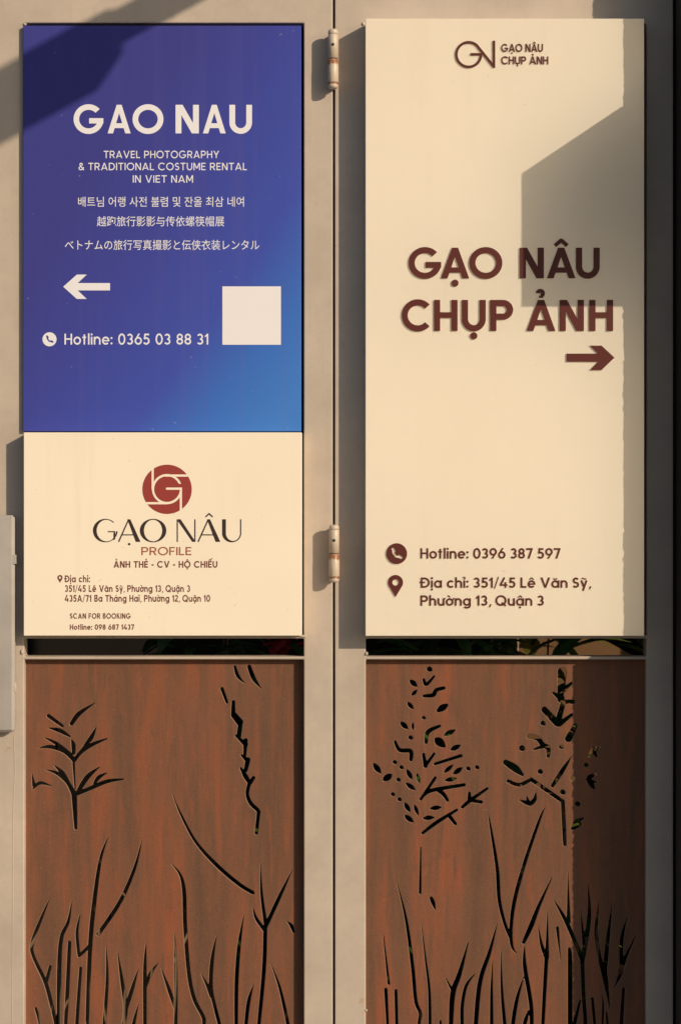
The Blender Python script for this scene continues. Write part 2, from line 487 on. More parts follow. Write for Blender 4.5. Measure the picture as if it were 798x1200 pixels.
M_white = mat('white_vinyl', (.72, .72, .76), .5)
M_qr = mat('white_sticker', (.74, .72, .74), .45)
M_letter = mat('oxblood_acrylic', (.095, .020, .015), .45, 0, .25)
M_brownprint = mat('brown_print', (.155, .045, .028), .5)
M_redprint = mat('red_print', (.27, .032, .024), .5)
M_orangeprint = mat('russet_print', (.30, .085, .04), .5)
M_black = mat('espresso_print', (.028, .012, .011), .5)
M_bluecut = mat('icon_blue', (.055, .06, .33), .5)

# rusted cut panel
m = mat('rust_panel', (.2, .09, .05), .66, 0, .16); t = NT(m)
v = t.coord(); s1 = t.coord((24, 24, 2.4)); s2 = t.coord((70, 70, 6)); s3 = t.coord((180, 180, 20))
a = t.noise(s1, 1, 4, .6, .5); b = t.noise(s2, 1, 4, .6, .4); cl = t.noise(v, 5, 3, .5)
c = t.ramp(a, [(.30, (.118, .061, .037)), (.50, (.158, .072, .041)), (.63, (.205, .077, .040)), (.77, (.275, .080, .035))])
c = t.mix(t.ramp(b, [(.58, G(0)), (.76, G(.55))]), c, (.285, .080, .035))
c = t.mix(t.ramp(b, [(.26, G(.65)), (.42, G(0))]), c, (.10, .060, .041))
c = t.mix(t.ramp(cl, [(.55, G(0)), (.8, G(.4))]), c, (.16, .082, .050))
s4 = t.coord((42, 42, 8)); d4 = t.noise(s4, 1, 3, .55, .25)
c = t.mix(t.ramp(d4, [(.60, G(0)), (.68, G(.42))]), c, (.245, .076, .036))
c = t.mix(t.ramp(d4, [(.32, G(.5)), (.40, G(0))]), c, (.125, .068, .042))
c = t.mix(t.ramp(t.noise(s3, 1, 3, .6), [(.5, G(0)), (.8, G(.25))]), c, (.22, .105, .062))
c = t.mix(t.ramp(t.noise(v, 240, 2, .5), [(.70, G(0)), (.78, G(.5))]), c, (.40, .27, .18))
gr = t.noise(v, 420, 3, .65)
c = t.mix(t.ramp(gr, [(.32, G(.28)), (.46, G(0))]), c, (.075, .042, .028))
c = t.mix(t.ramp(gr, [(.56, G(0)), (.74, G(.38))]), c, (.28, .125, .07))
st_ = t.noise(v, 26, 5, .7)
c = t.mix(t.ramp(st_, [(.30, G(.3)), (.42, G(0))]), c, (.09, .055, .038))
t.color(c)
n = t.bump(t.noise(v, 340, 3), .4, .0006); t.bump(b, .2, .001, n)
M_rust = m

M_edge = mat('cut_edge', (.25, .15, .095), .6)
# hinge paint with rust bleeding from the joints (set per hinge by height)
def make_hinge_mat(zmid, zlow):
    m = mat('hinge_paint', (.62, .53, .43), .42); t = NT(m)
    g = t.n.new('ShaderNodeNewGeometry'); sx = t.n.new('ShaderNodeSeparateXYZ'); t.l.new(g.outputs['Position'], sx.inputs[0])
    v = t.coord(); nz = t.noise(v, 130, 3, .6)
    def band(z0, wd):
        d = t.n.new('ShaderNodeMath'); d.operation = 'SUBTRACT'; t.l.new(sx.outputs['Z'], d.inputs[0]); d.inputs[1].default_value = z0
        a = t.n.new('ShaderNodeMath'); a.operation = 'ABSOLUTE'; t.l.new(d.outputs[0], a.inputs[0])
        q = t.n.new('ShaderNodeMath'); q.operation = 'DIVIDE'; t.l.new(a.outputs[0], q.inputs[0]); q.inputs[1].default_value = wd
        k = t.n.new('ShaderNodeMath'); k.operation = 'MULTIPLY_ADD'; t.l.new(nz, k.inputs[0]); k.inputs[1].default_value = 1.1; t.l.new(q.outputs[0], k.inputs[2])
        return t.ramp(k.outputs[0], [(.75, G(.95)), (1.5, G(0))])
    c = t.mix(t.ramp(nz, [(.4, G(0)), (.7, G(.4))]), (.54, .45, .35), (.44, .35, .26))
    c = t.mix(band(zmid - .006, .014), c, (.26, .10, .035))
    c = t.mix(band(zlow, .007), c, (.25, .10, .035))
    t.color(c); t.bump(t.noise(v, 300, 2), .2, .0006)
    return m
M_hole = mat('dark_hole', (.01, .008, .006), .8)
M_rustseam = mat('rust_seam', (.13, .055, .025), .8)

m = mat('dark_stucco', (.055, .035, .025), .85); t = NT(m); v = t.coord()
t.color(t.mix(t.noise(v, 9, 5), (.025, .016, .012), (.05, .032, .024))); t.bump(t.noise(v, 160, 4), .8, .003)
M_stucco = m
m = mat('paving', (.3, .28, .25), .8); t = NT(m); v = t.coord()
br = t.n.new('ShaderNodeTexBrick'); br.inputs['Scale'].default_value = 2.2; br.inputs['Mortar Size'].default_value = .012
br.inputs['Color1'].default_value = (.20, .195, .19, 1); br.inputs['Color2'].default_value = (.165, .16, .158, 1); br.inputs['Mortar'].default_value = (.09, .088, .085, 1)
t.l.new(v, br.inputs['Vector'])
t.color(t.mix(t.ramp(t.noise(v, 3, 5), [(.3, G(.4)), (.7, G(0))]), br.outputs[0], (.18, .155, .13))); t.bump(t.noise(v, 90, 4), .4, .003)
M_ground = m
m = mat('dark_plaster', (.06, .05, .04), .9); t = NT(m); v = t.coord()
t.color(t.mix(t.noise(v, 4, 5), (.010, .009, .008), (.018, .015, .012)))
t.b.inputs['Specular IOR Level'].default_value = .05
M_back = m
m = mat('old_wood', (.25, .15, .08), .7); t = NT(m); vs = t.coord((30, 30, 2))
t.color(t.mix(t.noise(vs, 1, 5, .6, 1), (.15, .10, .06), (.26, .17, .10)))
M_wood = m
M_darkmetal = mat('dark_metal', (.03, .03, .03), .5, .6)
M_pot = mat('dark_clay', (.05, .025, .016), .8, 0, .1)
M_stone = mat('pale_stone', (.5, .47, .42), .8)
M_red = mat('red_petal', (.45, .02, .02), .5)
M_chair = mat('stained_wood', (.12, .06, .022), .45)
def leafmat(name, a, b):
    m = mat(name, a, .45); t = NT(m); v = t.coord(); t.color(t.mix(t.ramp(t.noise(v, 14, 3), [(.35, G(0)), (.65, G(1))]), a, b)); return m
M_leaf = leafmat('green_leaf', (.03, .08, .015), (.07, .14, .02))
M_leafy = leafmat('yellow_green_leaf', (.06, .10, .012), (.12, .13, .02))

# ------------------------------------------------------------------ ground and the dim yard behind
bm = bmesh.new(); bmesh.ops.create_grid(bm, x_segments=2, y_segments=2, size=60)
g = from_bm('ground', bm, M_ground); tag(g, kind='structure')
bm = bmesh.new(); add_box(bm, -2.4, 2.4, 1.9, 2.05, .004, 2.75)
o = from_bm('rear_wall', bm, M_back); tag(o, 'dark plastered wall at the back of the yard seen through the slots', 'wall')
bm = bmesh.new(); add_box(bm, -2.4, 2.4, .30, 2.3, 2.754, 2.85)  # unseen slab added to keep skylight out of the yard
o = from_bm('shade_roof', bm, M_back); tag(o, 'unseen dark flat roof added over the yard behind the gate to keep skylight out', 'roof')

for sx_, lab in ((-2.5, 'unseen dark wall added to block side light behind the left gate leaf'), (1.1, 'unseen dark wall added to block side light behind the pillar')):
    bm = bmesh.new(); add_box(bm, sx_, sx_ + .12, .30, 1.89, .004, 2.745)  # unseen walls added to stop side light reaching the yard
    o = from_bm('shade_wall', bm, M_back); tag(o, lab, 'wall')

# ------------------------------------------------------------------ gate leaves
FD = 26.0    # frame thickness in px
def leaf_frame(name, xs, ys, holes, parent):
    bm = bmesh.new()
    vt = {}
    def V(i, j):
        if (i, j) not in vt:
            p = W(xs[i], ys[j], 0); vt[(i, j)] = bm.verts.new((p.x, 0, p.z))
        return vt[(i, j)]
    for i in range(len(xs) - 1):
        for j in range(len(ys) - 1):
            if (i, j) in holes: continue
            bm.faces.new((V(i, j), V(i, j + 1), V(i + 1, j + 1), V(i + 1, j)))
    r = bmesh.ops.extrude_face_region(bm, geom=list(bm.faces))
    for e in r['geom']:
        if isinstance(e, bmesh.types.BMVert): e.co.y += FD * S
    bmesh.ops.recalc_face_normals(bm, faces=bm.faces)
    es = [e for e in bm.edges if len(e.link_faces) == 2 and e.calc_face_angle() > R(30)]
    bmesh.ops.bevel(bm, geom=es, offset=1.5 * S, segments=3, affect='EDGES', profile=.5)
    return from_bm(name, bm, M_frame, parent)

GB, GT = 1372, -150     # gate bottom / top in px
def weld(parent, px, py, d, rx, rz, n='weld_bead'):
    bm = bmesh.new(); bmesh.ops.create_icosphere(bm, subdivisions=3, radius=1)
    c = W(px, py, d)
    for v_ in bm.verts:
        q = 1 + .22 * mnoise.noise(v_.co * 2.1 + Vector((px, py, 0)))
        v_.co = Vector((c.x + v_.co.x * rx * S * q, c.y + v_.co.y * 2.0 * S * q, c.z + v_.co.z * rz * S * q))
    return from_bm(n, bm, M_frame, parent, True)

left = thing('gate_leaf', 'left taupe steel gate leaf with blue sign above a rusty panel cut with grasses', 'gate', W(190, GB, 0))
leaf_frame('frame', [-46, 29, 356, 390.0], [GT, 27, 744.5, 748.3, 769.3, 773, 1290, GB], {(1, 1), (1, 3), (1, 5)}, left)
right = thing('gate_leaf', 'right taupe steel gate leaf, partly shaded, rusty panel cut with leafy sprigs', 'gate', W(590, GB, 0))
leaf_frame('frame', [392.3, 428.6, 757, 788.5], [GT, 28, 744.5, 748.3, 769.3, 773, 1290, GB], {(1, 1), (1, 3), (1, 5)}, right)
weld(left, 26.5, 764, 0, 2.2, 3.2); weld(left, 29.5, 28.5, 0, 2.2, 1.8); weld(left, 354, 745.5, 0, 5.5, 1.4)
weld(right, 425.5, 28, 0, 1.7, 2.0); weld(right, 429.5, 766, 0, 1.8, 2.4); weld(right, 429, 1184, -1, 1.5, 1.5)
bm = bmesh.new(); px_box(bm, 385, 396.5, GT + 2, GB - 2, -33, -28.5); from_bm('gap_strip', bm, mat('gap_strip_paint', (.16, .11, .095), .6), left)  # added strip, gives the shaded gap between the leaves its brown
# a run of paint down the left stile
bm = bmesh.new()
pts = [(17, 862), (18, 905), (16.5, 935), (15.7, 970), (15.4, 1080), (14.6, 1200)]
prev = None
for (x, y) in pts:
    p = W(x, y, 0); ring = [bm.verts.new((p.x + q * S, -hh * S, p.z)) for q, hh in ((-.7, -.2), (-.25, .35), (.25, .35), (.7, -.2))]
    if prev:
        for a_, b_ in zip(range(3), range(1, 4)): bm.faces.new((prev[a_], prev[b_], ring[b_], ring[a_]))
    prev = ring
from_bm('paint_run', bm, M_frame, left, True)

# --- pierced panels: strokes traced in zoom units (3.99 per px) from four crops each
Z = 3.99
LA, LB, LC, LD = (0, 740), (180, 740), (0, 960), (180, 960)
RE, RF, RG, RH = (398, 740), (598, 740), (398, 960), (598, 960)
def st(o, *pts): return (o, pts)
EXT = 1090
left_strokes = [
 st(LA, (228,395,9),(292,442,7)), st(LA, (335,432,9),(370,385,10),(443,335,2)), st(LA, (228,452,2),(280,464,10),(325,490,5)),
 st(LA, (336,508,3),(344,530,10),(345,568,8)), st(LA, (210,498,2),(260,522,8),(320,568,9),(345,602,10)), st(LA, (185,545,2),(240,540,9),(300,562,8),(345,605,6)),
 st(LA, (450,450,2),(425,500,10),(395,533,4)), st(LA, (500,502,3),(430,530,9),(378,565,9),(345,608,6)), st(LA, (395,540,6),(347,604,9)),
 st(LA, (345,618,6),(352,735,3)), st(LA, (218,648,2),(270,665,8),(318,708,9),(345,758,12)), st(LA, (255,627,2),(292,662,10),(318,705,9)),
 st(LA, (465,635,2),(410,680,11),(368,745,9)), st(LA, (500,662,2),(462,683,9),(440,715,5)), st(LA, (575,692,4),(500,702,9),(420,735,9),(352,763,9)),
 st(LA, (347,756,13),(352,850,10),(355,920,7)), st(LA, (150,662,1),(160,720,9)), st(LA, (155,736,3),(188,709,8),(240,722,2)),
 st(LC, (234,370,1),(200,450,6),(155,570,9),(155,635,8),(212,760,9),(240,860,9),(262,960,8),(280,EXT,8)), st(LC, (236,690,7),(216,765,8)),
 st(LC, (168,885,6),(190,960,8),(215,EXT,7)), st(LC, (337,382,1),(320,480,7),(288,555,9),(278,700,10),(277,960,10),(277,EXT,8)),
 st(LC, (326,577,8),(318,760,9),(308,960,8),(306,EXT,6)), st(LC, (375,448,2),(361,530,7),(370,640,7)), st(LC, (370,640,7),(425,590,9)),
 st(LC, (378,697,7),(360,960,8),(358,EXT,6)), st(LC, (508,80,1),(470,190,7),(440,400,10),(422,600,10),(408,960,8),(405,EXT,6)),
 st(LC, (664,98,1),(630,230,7),(560,390,9),(460,538,9)), st(LC, (497,595,1),(502,750,7),(488,960,8),(480,EXT,8)),
 st(LC, (550,620,1),(570,750,8),(588,880,10),(580,960,9),(575,EXT,8)), st(LC, (647,700,1),(620,790,8),(588,890,9)), st(LC, (648,865,1),(625,960,8),(605,EXT,6)),
 st(LC, (684,577,1),(678,700,8),(678,960,8),(678,EXT,7)), st(LC, (740,672,1),(705,720,8),(682,780,7)),
 st(LB, (90,765,1),(130,860,5),(200,988,7),(300,1098,9),(400,1183,9),(463,1222,9)),
 st(LD, (83,208,1),(125,260,6),(143,340,9),(148,500,9),(165,720,9),(190,840,9),(232,925,9),(236,960,8),(240,EXT,6)),
 st(LD, (99,535,1),(104,700,8),(104,960,8),(104,EXT,8)), st(LD, (35,697,1),(70,790,8),(100,880,8)),
 st(LD, (294,547,1),(275,650,8),(268,780,9),(285,870,8),(308,960,8),(340,EXT,6)), st(LD, (222,722,1),(252,780,7),(270,830,8)),
 st(LD, (422,447,1),(400,590,8),(388,760,9),(386,960,8),(386,EXT,6)), st(LD, (468,773,1),(445,850,8),(432,960,8),(425,EXT,6)),
 st(LD, (500,208,1),(505,350,6),(525,500,9)), st(LD, (648,237,1),(590,360,8),(525,500,9)), st(LD, (463,408,1),(480,465,7),(520,520,9)),
 st(LD, (522,510,9),(516,700,9),(492,960,8),(480,EXT,6)), st(LD, (548,677,1),(590,790,6),(628,960,8),(650,EXT,6)), st(LD, (622,477,1),(643,497,8),(655,526,7)),
 st(LB, (380,165,6),(395,210,8),(427,243,1)), st(LB, (447,165,9),(468,220,10),(505,270,1)), st(LB, (320,268,8),(343,332,6)),
 st(LB, (373,330,8),(372,385,10)), st(LB, (376,392,14),(402,424,16)), st(LB, (405,440,10),(398,490,11)), st(LB, (385,488,5),(430,528,11)),
 st(LB, (430,510,10),(428,545,9)), st(LB, (428,550,8),(426,580,7)), st(LB, (412,580,5),(440,605,11)), st(LB, (441,600,11),(430,650,9)),
 st(LB, (408,640,5),(430,678,11),(446,706,8)), st(LB, (467,684,8),(450,710,9)), st(LB, (449,705,8),(438,760,8),(455,805,9),(488,838,9),(489,862,8),(480,943,8)),
]
def lf(o, x0, y0, x1, y1, r): return (o, ((x0, y0, 2), (x0 * .7 + x1 * .3, y0 * .7 + y1 * .3, r * .92), (x0 * .4 + x1 * .6, y0 * .4 + y1 * .6, r), (x1, y1, 2)))
def dt(o, x, y, r): return (o, ((x, y, r), (x + 3, y + 2, r * .92)))
right_strokes = [dt(RE, *q) for q in ((418,176,12),(391,403,8),(330,496,10),(256,611,9),(287,635,9),(273,693,9),(247,761,9),(278,785,9),(599,641,9),(640,635,9))]
right_strokes += [lf(RE, *q) for q in ((328,228,361,258,11),(336,300,360,274,8),(317,331,343,363,9),(284,424,318,456,11),(341,427,341,460,6),(157,617,192,664,12),
 (203,697,243,669,14),(313,646,338,693,10),(360,664,373,711,8),(309,709,353,742,10),(303,801,328,845,10),(348,811,367,860,8),(304,860,344,893,11),
 (421,829,474,822,10),(388,874,441,870,10),(487,487,538,461,11),(517,555,563,532,11),(487,661,528,624,9),(530,668,571,637,11),(491,697,544,688,10))]
right_strokes += [
 st(RE, (461,370,9),(480,357,15),(500,344,6)), st(RE, (452,506,10),(466,518,19),(486,536,8)),
 st(RE, (392,225,6),(404,248,8),(440,210,5)), st(RE, (393,302,7),(435,298,10),(450,275,9),(485,265,8)), st(RE, (403,520,7),(412,470,10),(465,443,7)),
 st(RE, (258,515,6),(280,555,9),(330,560,10),(332,600,8)), st(RE, (391,575,7),(400,630,9)), st(RE, (440,572,6),(402,625,8)), st(RE, (445,620,7),(565,582,8)),
 st(RE, (378,785,7),(445,685,7)), st(RE, (390,770,6),(430,744,9),(580,718,8)), st(RE, (462,745,9),(485,762,9),(503,790,7)),
 st(RE, (572,822,7),(610,790,9),(688,735,6)), st(RE, (605,757,7),(605,790,9)), st(RE, (605,790,8),(660,798,8)), st(RE, (387,943,7),(450,895,9),(546,835,6)), st(RE, (515,868,9),(540,900,7)),
 st(RF, (240,188,20),(236,260,17),(230,320,11)), st(RF, (283,242,6),(248,272,12)), st(RF, (198,287,5),(236,312,15)), st(RF, (293,329,10),(255,331,11)),
 st(RF, (245,335,11),(227,400,13),(222,430,14)), st(RF, (157,366,14),(218,430,15)), st(RF, (284,391,8),(226,435,12)),
] + [dt(RF, *q) for q in ((150,429,11),(235,539,10),(52,546,13),(137,655,11),(289,687,12),(242,751,12),(312,806,12),(353,624,10))] + [
 st(RF, (303,442,12),(270,502,16)), st(RF, (85,490,12),(125,500,11),(150,530,11),(174,546,11),(175,585,7)), st(RF, (108,552,4),(145,540,9)),
 st(RF, (-24,612,12),(20,640,17),(54,670,7)), st(RF, (-12,700,8),(40,718,9),(95,692,9)), st(RF, (95,692,9),(243,795,9)), st(RF, (243,795,9),(250,930,9),(253,997,8)),
 st(RF, (285,582,1),(242,650,10),(195,722,8)), st(RF, (43,789,3),(70,800,9),(90,806,11)), st(RF, (74,770,2),(84,804,10)), st(RF, (117,757,3),(112,785,9),(95,805,10)),
 st(RF, (420,540,2),(388,556,13),(364,588,5)), st(RF, (390,560,12),(402,586,4)), st(RF, (410,662,2),(372,680,11),(362,695,9)), st(RF, (405,706,2),(375,700,9)), st(RF, (362,692,9),(378,715,12),(390,735,5)),
 st(RF, (343,873,2),(312,888,12),(285,924,5)), st(RF, (300,912,14),(324,902,9)),
 st(RF, (160,822,1),(135,880,6),(70,1068,8),(20,1248,9),(2,1378,8),(5,1466,7),(25,1505,2)),
 st(RG, (378,133,3),(375,345,6)), st(RG, (427,370,8),(436,392,9),(446,424,2)), st(RG, (267,297,1),(310,470,6),(340,690,8),(355,850,8),(376,908,8),(370,960,7),(368,EXT,6)),
 st(RG, (204,545,2),(229,770,6)), st(RG, (215,797,8),(223,960,6),(225,EXT,6)), st(RG, (262,802,7),(266,960,7),(268,EXT,7)), st(RG, (381,493,1),(400,650,4),(418,800,6),(421,960,7),(422,EXT,7)),
 st(RG, (495,745,2),(525,800,6)), st(RG, (600,575,2),(560,720,10),(528,815,12),(519,960,10),(515,EXT,8)), st(RG, (629,725,2),(590,780,7),(572,870,8),(571,960,8),(570,EXT,7)),
 st(RG, (735,487,1),(700,620,8),(655,760,10),(635,960,10),(628,EXT,7)), st(RG, (713,660,1),(709,800,6),(709,960,8),(709,EXT,7)), st(RG, (752,615,1),(757,800,6),(770,960,8),(780,EXT,7)),
 st(RE, (693,855,1),(707,930,5),(735,1108,8),(745,1258,8),(772,1370,7),(798,1432,8)), st(RG, (470,945,5),(470,985,6),(472,EXT,6)),
 st(RH, (192,273,2),(130,410,8),(95,500,11),(60,576,8)), st(RH, (172,430,1),(170,640,9)), st(RH, (128,500,1),(145,590,7),(168,650,10)), st(RH, (167,650,9),(150,960,8),(145,EXT,7)),
 st(RH, (64,597,2),(66,690,9),(94,860,9),(98,960,9),(98,EXT,8)), st(RH, (60,740,2),(30,840,8),(10,960,9),(0,EXT,7)), st(RH, (85,900,6),(65,960,9),(50,EXT,6)), st(RH, (218,509,7),(233,662,1)),
 st(RH, (267,247,1),(271,480,9)), st(RH, (203,382,2),(260,480,9),(335,655,10)), st(RH, (335,650,10),(340,800,9),(350,960,9),(352,EXT,8)),
 st(RH, (327,425,1),(345,590,9)), st(RH, (363,303,1),(368,450,9),(347,600,11),(338,655,10)), st(RH, (270,607,3),(277,645,10),(278,960,11),(278,EXT,10)), st(RH, (325,850,5),(297,960,10)),
 st(RH, (414,380,1),(400,520,9),(415,640,9),(440,730,13),(465,890,1)), st(RH, (475,393,1),(455,560,9),(440,720,10)),
 st(RH, (547,453,1),(520,560,9),(518,680,9)), st(RH, (592,533,1),(540,640,8),(515,710,12)), st(RH, (518,718,11),(482,795,1)),
 st(RH, (382,840,7),(393,960,7),(398,EXT,7)), st(RH, (428,820,1),(433,880,5),(430,960,5),(429,EXT,5)), st(RH, (448,905,4),(453,960,6),(455,EXT,6)), st(RH, (528,794,7),(518,960,9),(512,EXT,8)),
]
def smooth_pts(P):
    if len(P) < 3: return P
    out = []
    n = len(P)
    for i in range(n - 1):
        p0, p1, p2, p3 = P[max(i - 1, 0)], P[i], P[i + 1], P[min(i + 2, n - 1)]
        for q in range(6):
            u = q / 6
            out.append(tuple(.5 * ((2 * b) + (-a + c) * u + (2 * a - 5 * b + 4 * c - d) * u * u + (-a + 3 * b - 3 * c + d) * u ** 3) for a, b, c, d in zip(p0, p1, p2, p3)))
    out.append(P[-1])
    return out

def pierced(name, x0, x1, y0, y1, strokes, dfront, thick, parent):
    h = .5
    kk = (D - dfront) / D
    xs = np.arange(x0 - 2, x1 + 2 + h, h); ys = np.arange(y0 - 2, y1 + 2 + h, h)
    X, Y = np.meshgrid(xs, ys)
    F = np.full(X.shape, 50.0)
    for (ox, oy), P in strokes:
        P = smooth_pts([tuple(map(float, p)) for p in P])
        Q = [(ox + p[0] / Z, oy + p[1] / Z, max(p[2], .6) / Z * 1.05 + .36) for p in P]
        for a, b in zip(Q[:-1], Q[1:]):
            rm = max(a[2], b[2]) + 2
            i0 = max(int((min(a[0], b[0]) - rm - xs[0]) / h), 0); i1 = max(int((max(a[0], b[0]) + rm - xs[0]) / h) + 2, 0)
            j0 = max(int((min(a[1], b[1]) - rm - ys[0]) / h), 0); j1 = max(int((max(a[1], b[1]) + rm - ys[0]) / h) + 2, 0)
            if i0 >= i1 or j0 >= j1: continue
            sl = (slice(j0, j1), slice(i0, i1))
            if F[sl].size == 0: continue
            F[sl] = np.minimum(F[sl], cone(*a, *b)(X[sl], Y[sl]))
    rect = np.maximum(np.abs(X - (x0 + x1) / 2) - (x1 - x0) / 2, np.abs(Y - (y0 + y1) / 2) - (y1 - y0) / 2)
    P = contours(np.maximum(rect, -F), xs[0], ys[0], h, .03)
    o = fill_solid(name, P, dfront - thick, thick, M_rust, parent, .5)
    o.data.materials.append(M_edge)
    for f in o.data.polygons:
        if abs(f.normal.y) < .95: f.material_index = 1
    return o
REC = 13.0
pierced('cutout_panel', 27.5, 357.5, 771, 1292, left_strokes, -REC, 3.0, left)
pierced('cutout_panel', 427.5, 758.5, 771, 1292, right_strokes, -REC, 3.0, right)

# hinges: cylinder pairs standing proud of the joint
def hinge(px, ytop, ybot, parent):
    dz = 17.0
    c = W(px, (ytop + ybot) / 2, dz); r = 5.9 * S * (D - dz) / D
    zt = W(px, ytop, dz).z; zb = W(px, ybot, dz).z; H = zt - zb; zm = zb + H * .50
    HM = make_hinge_mat(zm, zb + H * .085)
    bm = bmesh.new(); yb = 1.0 * S
    add_box(bm, c.x - 2.9 * S, c.x + .4 * S, c.y, yb, zm + .0005, zt - .004, .0006)
    add_box(bm, c.x - 1.4 * S, c.x + 2.6 * S, c.y, yb, zb + .003, zm - .0005, .0006)
    root = from_bm('hinge', bm, HM, parent)
    def part(nm, prof, mt=HM):
        bm = bmesh.new(); lathe(bm, c.x, c.y, prof); o = from_bm(nm, bm, mt, root, False)
        for f in o.data.polygons: f.use_smooth = len(f.vertices) == 4
        return o
    g_ = .0009
    z1 = zt - H * .085; z2 = zb + H * .095
    part('end_cap', [(r * .72, zt), (r * .94, zt - .0022), (r, zt - .0045), (r, z1 + g_), (r * .94, z1)])
    part('knuckle', [(r * .94, z1 - .0002), (r, z1 - .001), (r, zm + .001), (r * .94, zm + g_)])
    part('knuckle', [(r * .98, zm - g_), (r * 1.04, zm - .0016), (r * 1.04, z2 + .001), (r * .98, z2 + .0003)])
    part('end_cap', [(r * .95, z2), (r * 1.02, z2 - .001), (r * 1.02, zb + .0045), (r * .9, zb + .0015), (r * .6, zb)])
    part('pin', [(r * .86, zt - .004), (r * .86, zb + .004)], M_rustseam)
    # grease hole: a dark plug let into the barrel
    bm = bmesh.new(); bmesh.ops.create_cone(bm, cap_ends=True, segments=16, radius1=1.7 * S, radius2=1.7 * S, depth=r * .3)
    for v_ in bm.verts: v_.co = Vector((c.x - .3 * S + v_.co.x, c.y - r * .87 - v_.co.z, zt - H * .27 + v_.co.y))
    from_bm('grease_hole', bm, M_hole, root)
    return root
hinge(390.4, 34.5, 104, left)
hinge(391.6, 615, 682.5, left)

# cover plate on the left
lk = thing('lock_cover', 'grey painted steel cover plate at the left edge beside the small cream notice', 'cover plate', W(-20, 858, 0))
bm = bmesh.new(); a_ = W(-70, 858.5, 16); b_ = W(17.4, 603.7, 16)
add_box(bm, a_.x, b_.x, -16 * S, -3 * S, a_.z, b_.z, 3.3 * S, 1); from_bm('plate', bm, M_plate, lk)
bm = bmesh.new(); px_box(bm, 14, 19.6, 650, 661, 6, 15.5, .0006); from_bm('latch', bm, M_plate, lk)
weld(lk, 17.8, 806, 12, 2.4, 6.5, 'weld_blob')

# ------------------------------------------------------------------ signs
T_PRINT = .18
# blue sign
BD0, BD1 = -8, 6.0
bs = thing('sign_board', 'blue printed sign with white text and arrow pointing left, at top left', 'sign', W(190, 505, 0))
bm = bmesh.new(); px_box(bm, 27.5, 353, 30, 505.5, BD0, BD1, .0009); from_bm('sign_panel', bm, M_blue, bs)
def prn(name, polys, m, parent, d, t=T_PRINT): return fill_solid(name, polys, d - .05, t + .05, m, parent)
prn('heading_lettering', text_at([('G', 87, 121.7), ('A', 126.5, 153.5), ('O', 156, 191.5), ('N', 206, 233.3), ('A', 238, 264.7), ('U', 269, 295.5)], 156.3, 33.5, .196), M_white, bs, BD1)
LT = lambda s, x0, x1, base, cap, par, d, m_, w=.15, tr=.12, nm='lettering': prn(nm, text_geo(s, x0, x1, base, cap, w, tr, .44, 56), m_, par, d)
F = lambda s, x0, x1, base, cap, par, d, m_, b=0.012, fb=None, nm='lettering': text_font(nm, s, x0, x1, base, cap, d - .05, T_PRINT + .05, m_, par, b, fb)
LT('TRAVEL PHOTOGRAPHY', 122, 257, 185.3, 8.6, bs, BD1, M_white, 0.138, 0.17)
LT('& TRADITIONAL COSTUME RENTAL', 92.5, 289.5, 199.4, 8.6, bs, BD1, M_white, 0.138, 0.17)
LT('IN VIET NAM', 156, 226.5, 214, 8.6, bs, BD1, M_white, 0.138, 0.17)
F('배트님 어랭 사전 불렴 및 잔올 최삼 네여', 92, 286, 0, 0, bs, BD1, M_white, .0, (230.5, 242.3))
F('越跑旅行影影与传依螺筷帽展', 114, 263, 0, 0, bs, BD1, M_white, .0, (253.3, 265.3))
F('ベトナムの旅行写真撮影と伝侠衣装レンタル', 76.5, 304, 0, 0, bs, BD1, M_white, .0, (281, 293))
LT('Hotline: 0365 03 88 31', 76, 244.5, 403.8, 12.8, bs, BD1, M_white, .15, .14)
prn('arrow', [[(74.5, 336), (90.5, 321.8), (102, 321.8), (91.5, 331.7), (129.3, 331.7), (129.3, 340.3), (91.5, 340.3), (102, 350.3), (90.5, 350.3)]], M_white, bs, BD1)
def handset(cx, cy, r):
    pts = [(-.34, .40), (-.30, .06), (-.05, -.26), (.38, -.36)]
    fs = [cone(cx + a[0] * r, cy - a[1] * r, .10 * r, cx + b[0] * r, cy - b[1] * r, .10 * r) for a, b in zip(pts[:-1], pts[1:])]
    fs += [cone(cx - .36 * r, cy - .44 * r, .13 * r, cx - .25 * r, cy - .24 * r, .14 * r), cone(cx + .44 * r, cy + .38 * r, .13 * r, cx + .24 * r, cy + .27 * r, .14 * r)]
    return U(*fs)
def phone(cx, cy, r): return field_polys(SUB(ell(cx, cy, r), handset(cx, cy, r)), cx - r - 1, cx + r + 1, cy - r - 1, cy + r + 1, r / 60)
prn('phone_icon', phone(58.5, 397.6, 8.2), M_white, bs, BD1)
prn('white_square', [[(260.8, 335.6), (329.3, 335.6), (329.3, 404), (260.8, 404)]], M_qr, bs, BD1)

# lower cream sign
CD0, CD1 = -8, 24.5
cs = thing('sign_board', 'small cream notice with round red emblem and brown text, below the blue sign', 'sign', W(190, 745, 0))
bm = bmesh.new(); px_box(bm, 28.3, 353.7, 506.7, 745, CD0, CD1, .0009); from_bm('sign_panel', bm, M_cream, cs)
def zl(x, y): return (155 + x / 9.975, 535 + y / 9.975)
ecx, ecy, er = 196.1, 573.4, 28.9
lw = 2.7
c_ = zl(410, 380); rr = 163 / 9.975
lines = U(seg(*zl(243, 60), *zl(243, 385), lw), seg(*zl(390, 222), *zl(720, 222), lw), seg(*zl(100, 545), *zl(415, 545), lw), seg(*zl(398, 375), *zl(587, 375), lw), seg(*zl(572, 362), *zl(572, 700), lw))
